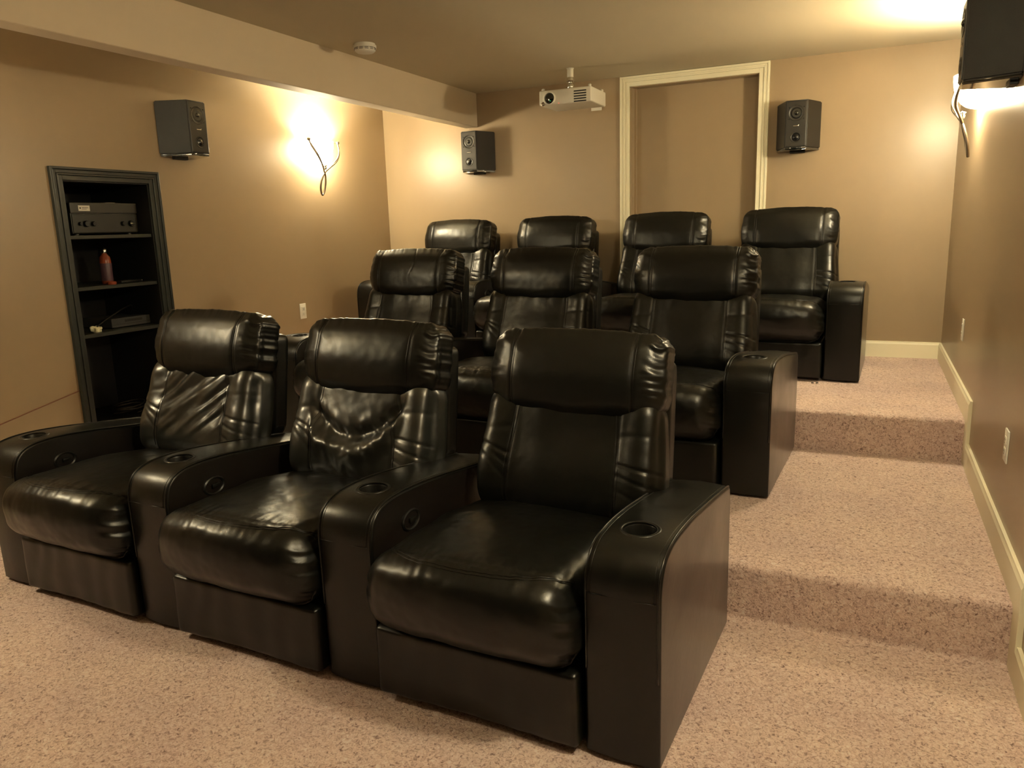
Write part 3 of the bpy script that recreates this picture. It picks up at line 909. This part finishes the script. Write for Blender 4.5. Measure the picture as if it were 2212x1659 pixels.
def frame(bm):
    y0, y1, z0, z1 = -3.140 + 2.797, -2.456 + 2.797, -.07, 1.750 - RZ0
    for f0, f1, th in [(0, .2, .024), (.2, .48, .017), (.48, .62, .021), (.62, 1, .013)]:
        a, b = f0 * .069, f1 * .069
        add_box(bm, (-.002, y0 + a, z0 + a), (th, y0 + b, z1 - a), bevel=.0025)
        add_box(bm, (-.002, y1 - b, z0 + a), (th, y1 - a, z1 - a), bevel=.0025)
        add_box(bm, (-.002, y0 + b - .001, z1 - b), (th, y1 - b + .001, z1 - a), bevel=.0025)
        add_box(bm, (-.002, y0 + b - .001, z0 + a), (th, y1 - b + .001, z0 + b), bevel=.0025)
cab(frame, 'frame', RACKM)
XR = XL - .10
# amplifier
root = empty('amplifier', (XR, -2.762, SHZ[0])); tag(root, 'black stereo amplifier on the top shelf of the black cabinet', 'amplifier')
cab(lambda bm: add_box(bm, (-.33, -.212, .010), (0, .212, .178), bevel=.004), 'amplifier_case', AMP, root)
cab(lambda bm: add_box(bm, (-.002, -.214, .122), (.008, .214, .180), bevel=.003), 'upper_panel', AMPL, root)
cab(lambda bm: add_box(bm, (-.002, -.206, .014), (.004, .212, .116), bevel=.002), 'lower_panel', AMP, root)
for yy, rr in ((-.165, .010), (-.128, .017), (-.082, .014), (.110, .013), (.165, .018)):
    cab(lambda bm: add_lathe(bm, [(rr, 0), (rr, .012), (rr * .85, .016), (.0005, .016)], 24, Matrix.Translation((.004, yy, .064)) @ Matrix.Rotation(PI / 2, 4, 'Y')), 'knob', CUPM, root, smooth=True, angle=40)
cab(lambda bm: add_box(bm, (.0202, .150, .062), (.0215, .180, .067)), 'knob_glint', CHROME, root)  # bright strip added as the glint on the right-hand knob
cab(lambda bm: (add_box(bm, (.008, -.165, .134), (.0095, -.095, .164))), 'white_sticker', WHITE, root)
cab(lambda bm: (add_box(bm, (.0096, -.158, .146), (.0102, -.150, .154)), add_box(bm, (.0096, -.143, .150), (.0100, -.105, .153)), add_box(bm, (.0096, -.143, .143), (.0100, -.115, .145))), 'sticker_print', DARKG, root)
for yy in (-.17, .17):
    cab(lambda bm: add_lathe(bm, [(.016, 0), (.016, .012), (.001, .012)], 16, Matrix.Translation((-.03, yy, .0))), 'foot', CUPM, root, smooth=True, angle=40)
cab(lambda bm: add_box(bm, (-.05, .02, .1785), (-.006, .085, .1825), bevel=.001), 'remote_receiver', SILV, root)
# bottle
root = empty('spray_bottle', (XR - .01, -2.790, SHZ[1])); tag(root, 'orange bottle with a mauve label on the second shelf of the cabinet', 'bottle')
cab(lambda bm: add_lathe(bm, [(.001, 0), (.028, .001), (.031, .008), (.031, .130), (.028, .155), (.014, .172), (.013, .180)], 28), 'bottle_body', ORANGE, root, smooth=True, angle=60)
cab(lambda bm: add_lathe(bm, [(.0315, .020), (.0318, .022), (.0318, .118), (.0315, .120)], 28), 'label', PURP, root, smooth=True)
cab(lambda bm: add_lathe(bm, [(.015, .178), (.016, .184), (.015, .200), (.009, .208), (.001, .210)], 20), 'cap', CHROME, root, smooth=True, angle=60)
# small orange tin
root = empty('small_tin', (XR + .055, -2.815, SHZ[1])); tag(root, 'small orange lid lying at the foot of the orange bottle', 'lid')
cab(lambda bm: add_lathe(bm, [(.001, 0), (.024, 0), (.025, .004), (.025, .014), (.022, .017), (.001, .017)], 24), 'lid_top', ORANGE, root, smooth=True, angle=40)
# remote
root = empty('remote_control', (XR + .02, -2.665, SHZ[1]), .12); tag(root, 'slim dark remote control with a shiny tip on the second shelf', 'remote')
cab(lambda bm: add_box(bm, (-.02, -.085, 0), (.02, .075, .016), bevel=.005, seg=3), 'remote_body', CUPM, root, smooth=True, angle=40)
cab(lambda bm: add_box(bm, (-.018, .072, .002), (.018, .084, .014), bevel=.004, seg=3), 'chrome_tip', CHROME, root, smooth=True, angle=40)
cab(lambda bm: [add_lathe(bm, [(.004, .0155), (.0035, .0175), (.0005, .0175)], 10, Matrix.Translation((x, y, 0))) for x in (-.009, .009) for y in (-.06, -.045, -.03, -.01, .01, .03)], 'buttons', SPKF, root)
# disc player
root = empty('disc_player', (XR - .005, -2.655, SHZ[2])); tag(root, 'grey disc player on the third shelf of the black cabinet', 'player')
cab(lambda bm: add_box(bm, (-.25, -.150, .004), (0, .118, .058), bevel=.004), 'player_case', DVDM, root)
cab(lambda bm: (add_box(bm, (-.001, -.145, .020), (.0015, .112, .023)), add_box(bm, (-.001, -.06, .032), (.0012, .06, .046))), 'tray_slot', DARKG, root)
cab(lambda bm: [add_box(bm, (-.03, y - .012, 0), (-.01, y + .012, .005)) for y in (-.12, .09)], 'feet', CUPM, root)
# cable looping over the player
bm = bmesh.new()
add_tube(bm, smooth_path([(XR + .03, -2.93, SHZ[2] + .030), (XR + .02, -2.86, SHZ[2] + .062), (XR, -2.78, SHZ[2] + .088), (XR - .02, -2.70, SHZ[2] + .112), (XR - .05, -2.62, SHZ[2] + .120), (XR - .12, -2.58, SHZ[2] + .058)], 8), .0045, 8)
tag(bm_obj('audio_cable', bm, CUPM, smooth=True), 'thin black cable arching over the grey disc player', 'cable')
# crumpled paper
v, f = lattice_box((.022, .030, .014), .012, (14, 18, 10), lambda p, n: p * 1.0 + n * (.010 * nz(p.x * 60, p.y * 60, p.z * 60)))
o = mesh_obj('crumpled_paper', v, f, CREAMP, smooth=False); o.location = (XR + .03, -2.935, SHZ[2] + .016); o.rotation_euler = (0, .2, .3)
tag(o, 'crumpled cream scrap on the third shelf beside the disc player', 'paper scrap')
# coiled cable and a box in the bottom compartment
bm = bmesh.new()
pts = []
for k in range(70):
    a = k * .36; pts.append((.062 * math.cos(a) * (1 + .12 * math.sin(a * .7)), .10 * math.sin(a), .006 + k * .0009 + .006 * math.sin(a * 1.3)))
add_tube(bm, pts, .0045, 7)
o = bm_obj('coiled_cable', bm, SPKF, smooth=True); o.location = (XR - .06, -2.72, RZ0 + .020)
tag(o, 'coil of dark cable at the bottom of the black cabinet', 'cable')

# thin brown line slanting down along the left wall
bm = bmesh.new()
add_tube(bm, smooth_path([(XL + .005, -3.142, .557), (XL + .005, -3.25, .537), (XL + .005, -3.40, .510), (XL + .005, -3.585, .475), (XL + .005, -4.2, .36), (XL + .005, -5.0, .21), (XL + .005, -5.5, .125)], 6), .0032, 8)
tag(bm_obj('brown_wall_line', bm, LINEM, smooth=True), 'thin brown line slanting along the tan wall from the cabinet', 'cable')

# two crumbs on the top tier carpet
for k, (x, y) in enumerate(((-.738, -1.091), (-.713, -1.083))):
    bm = bmesh.new(); add_box(bm, (-.008, -.004, 0), (.008, .004, .006), bevel=.0025)
    o = bm_obj('carpet_crumb', bm, DARKG); o.location = (x, y, H2 + .003); o.rotation_euler = (0, 0, .7 * k + .3)
    tag(o, ('dark crumb on the top tier carpet, the one farther from the aisle', 'dark crumb on the top tier carpet, the one nearer the aisle')[k], 'crumb', 'crumbs on the top tier')
